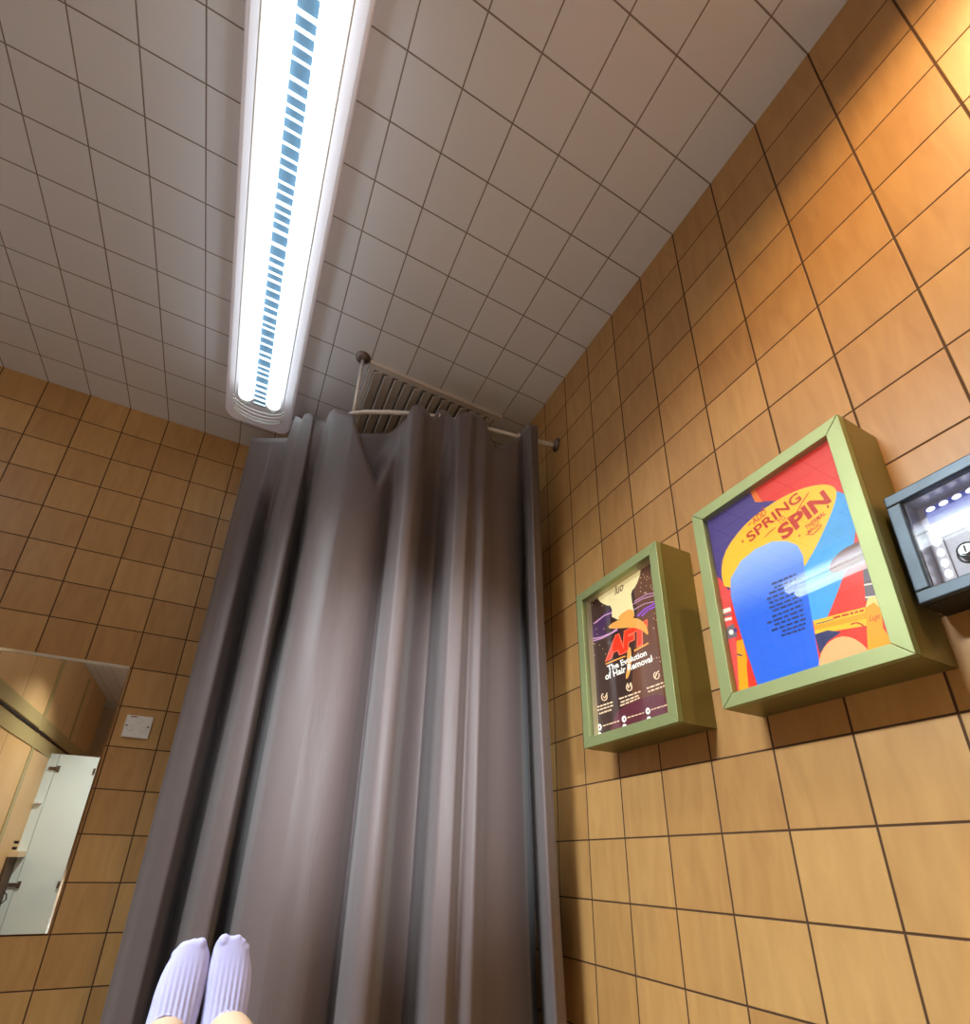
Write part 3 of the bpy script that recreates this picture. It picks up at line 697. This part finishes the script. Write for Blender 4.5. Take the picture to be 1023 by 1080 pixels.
b = MB(); b.tube([(LB + .02, YC + .05, -.30), (LB + .05, YC + .07, -.32), (LB + .06, YC + .08, -.36), (LB + .04, YC + .08, -.39), (LB + .02, YC + .07, -.38)], .005, 8); b.build('hook', M_black, cb, smooth=True)
for zz in (.05, .10):
    b = MB(); b.tube([(LB, YC + .16, zz), (LB + .03, YC + .16, zz)], .012, 12); b.build('knob', M_black, cb)

# ------------------------------------------------------------------ treatment bed (below the frame) and the person lying on it
BZ = -.345
bd = thing('treatment_bed', 'cream padded treatment bed below the white-socked feet', 'bed', (.04, .1, FZ))
b = MB(); b.box(-.29, .37, -.85, 1.08, BZ - .09, BZ); b.build('mattress', M_vinyl, bd, bevel=.03)
b = MB(); b.box(-.27, .35, -.83, 1.06, BZ - .13, BZ - .088); b.build('frame', M_beige, bd)
for x in (-.24, .32):
    for y in (-.78, 1.0):
        b = MB(); b.box(x - .025, x + .025, y - .025, y + .025, FZ, BZ - .128); b.build('leg', M_beige, bd)

def skin_chain(name, pts, edges, rad, m, parent=None, root=0, label=None):
    me = bpy.data.meshes.new(name)
    base = Vector(parent['base_rel']) if parent is not None else Vector(pts[root])
    me.from_pydata([Vector(p) - base for p in pts], edges, [])
    me.materials.append(m)
    o = bpy.data.objects.new(name, me); COL.objects.link(o); o['base_rel'] = tuple(base)
    if parent is not None: o.parent = parent
    else: o.location = base + Vector((0, 0, ZC))
    sk_ = o.modifiers.new('skin', 'SKIN'); sk_.use_smooth_shade = True
    for i, r in enumerate(rad): me.skin_vertices[0].data[i].radius = r if isinstance(r, tuple) else (r, r)
    me.skin_vertices[0].data[root].use_root = True
    su = o.modifiers.new('sub', 'SUBSURF'); su.levels = 2; su.render_levels = 2
    return o

lf = on(1, .885, 175.5, 1079); rf = on(1, .885, 242, 1077)
pts = [(.045, -.12, -.20), (.045, .02, -.215), (-.04, .10, -.235), (-.035, .46, -.235), (-.014, .70, -.258), (lf.x, .885, -.2035), (lf.x + .002, .940, -.245), (.13, .10, -.235), (.125, .46, -.235), (.10, .70, -.258), (rf.x, .885, -.204), (rf.x + .001, .940, -.243)]
edges = [(0, 1), (1, 2), (2, 3), (3, 4), (4, 5), (5, 6), (1, 7), (7, 8), (8, 9), (9, 10), (10, 11)]
rad = [(.15, .11), (.15, .11), .080, .055, .048, .027, .030, .080, .055, .048, .027, .030]
person = skin_chain('person', pts, edges, rad, M_skin, root=0)
tag(person, 'person lying on their back, bare ankles and white ribbed socks pointing at the curtain', 'person')

def sock(sil, toes, name='sock'):
    b = MB(); n = 20
    secs = []
    for v_, ul, ur in sil:
        pl, pr2 = on(1, .95, ul, v_), on(1, .95, ur, v_); secs.append(((pl.x + pr2.x) / 2, (pl.z + pr2.z) / 2, abs(pr2.x - pl.x) / 2))
    z_t = secs[0][1]; rings = []
    for cx_, z, hw in secs:
        t = (z_t - z)
        hd = .010 + .14 * t + .004                                # foot gets thicker away from the toes
        hd = min(hd, .030)
        rings.append((cx_, .956 - .02 * (t / .1) * 0 + .02 - .25 * min(t, .1), z, hw, hd))
    lx, ly_, lz_, lw, ld = rings[-1]
    for k, (dz, w, dd, dy) in enumerate(((.03, .96, .036, .002), (.06, .92, .040, .006), (.09, .88, .040, .010), (.115, .70, .032, .012), (.127, .35, .016, .012))):
        rings.append((lx + .002 * k, ly_ + dy, lz_ - dz, lw * w, dd))
    o_ = len(b.v)
    for cx_, cy_, z, hw, hd in rings:
        for k in range(n):
            a = 2 * math.pi * k / n; ca, sa = math.cos(a), math.sin(a)
            b.v.append(Vector((cx_ + hw * math.copysign(abs(ca) ** .85, ca), cy_ + hd * math.copysign(abs(sa) ** .85, sa), z)))
    for i in range(len(rings) - 1):
        for k in range(n):
            k2 = (k + 1) % n; b.f.append([o_ + i * n + k, o_ + i * n + k2, o_ + (i + 1) * n + k2, o_ + (i + 1) * n + k]); b.m.append(0)
    b.f.append([o_ + k for k in range(n)]); b.m.append(0); b.f.append([o_ + (len(rings) - 1) * n + k for k in range(n)]); b.m.append(0)
    for u, v_, r in toes:
        p = on(1, .962, u, v_); b.ball((p.x, .970, p.z - r * .9), r, r * 1.15, r * 1.25, 14, 10)
    o = b.build(name, M_sock, person, smooth=True)
    rm = o.modifiers.new('remesh', 'REMESH'); rm.mode = 'VOXEL'; rm.voxel_size = .0022; rm.use_smooth_shade = True
    s_ = o.modifiers.new('smooth', 'SMOOTH'); s_.factor = .5; s_.iterations = 5
    return o
sock([(995, 192, 215), (1000, 187, 219), (1010, 180.5, 221.5), (1020, 174, 221), (1030, 169, 220), (1040, 165, 217.5), (1050, 161.5, 215), (1060, 159, 212.5), (1070, 156, 210), (1080, 153, 207)],
     [(213, 991.5, .0085), (205, 991.5, .0062), (198, 993.5, .006), (191.5, 998, .0058), (185.5, 1003.5, .0055)])
sock([(992, 231, 256), (996, 228, 260), (1005, 224.5, 263.5), (1015, 221.5, 265), (1025, 218.5, 266), (1035, 217, 265.5), (1045, 216, 264.5), (1055, 215, 263), (1065, 213.5, 261), (1080, 211, 259)],
     [(237.5, 987.5, .009), (246, 988.5, .0062), (252, 987.5, .006), (257, 991.5, .0058), (261, 997, .0055)])
for (ua, va), (ub, vb), (uc, vc) in (((161, 1079), (175.5, 1070.5), (189, 1078)), ((225.5, 1079), (242.5, 1067), (257, 1077))):
    g = MB(); P = []
    for i in range(13):
        t = i / 12; s_ = 4 * t * (1 - t)
        u = ua + (uc - ua) * t; v_ = va + (vc - va) * t - s_ * ((va + vc) / 2 - vb)
        P.append(on(1, .895, u, v_))
    g.tube(P, .0022, 8); g.build('sock_cuff', M_sock, person, smooth=True)

# ------------------------------------------------------------------ ambient
w = bpy.data.worlds.new('world'); S.world = w; w.use_nodes = True
w.node_tree.nodes['Background'].inputs[0].default_value = (0, 0, 0, 1)
for o in list(bpy.data.objects):
    if 'base_rel' in o: del o['base_rel']
S.cycles.max_bounces = 10; S.cycles.diffuse_bounces = 5; S.cycles.glossy_bounces = 4; S.cycles.transparent_max_bounces = 12
S.cycles.use_denoising = True
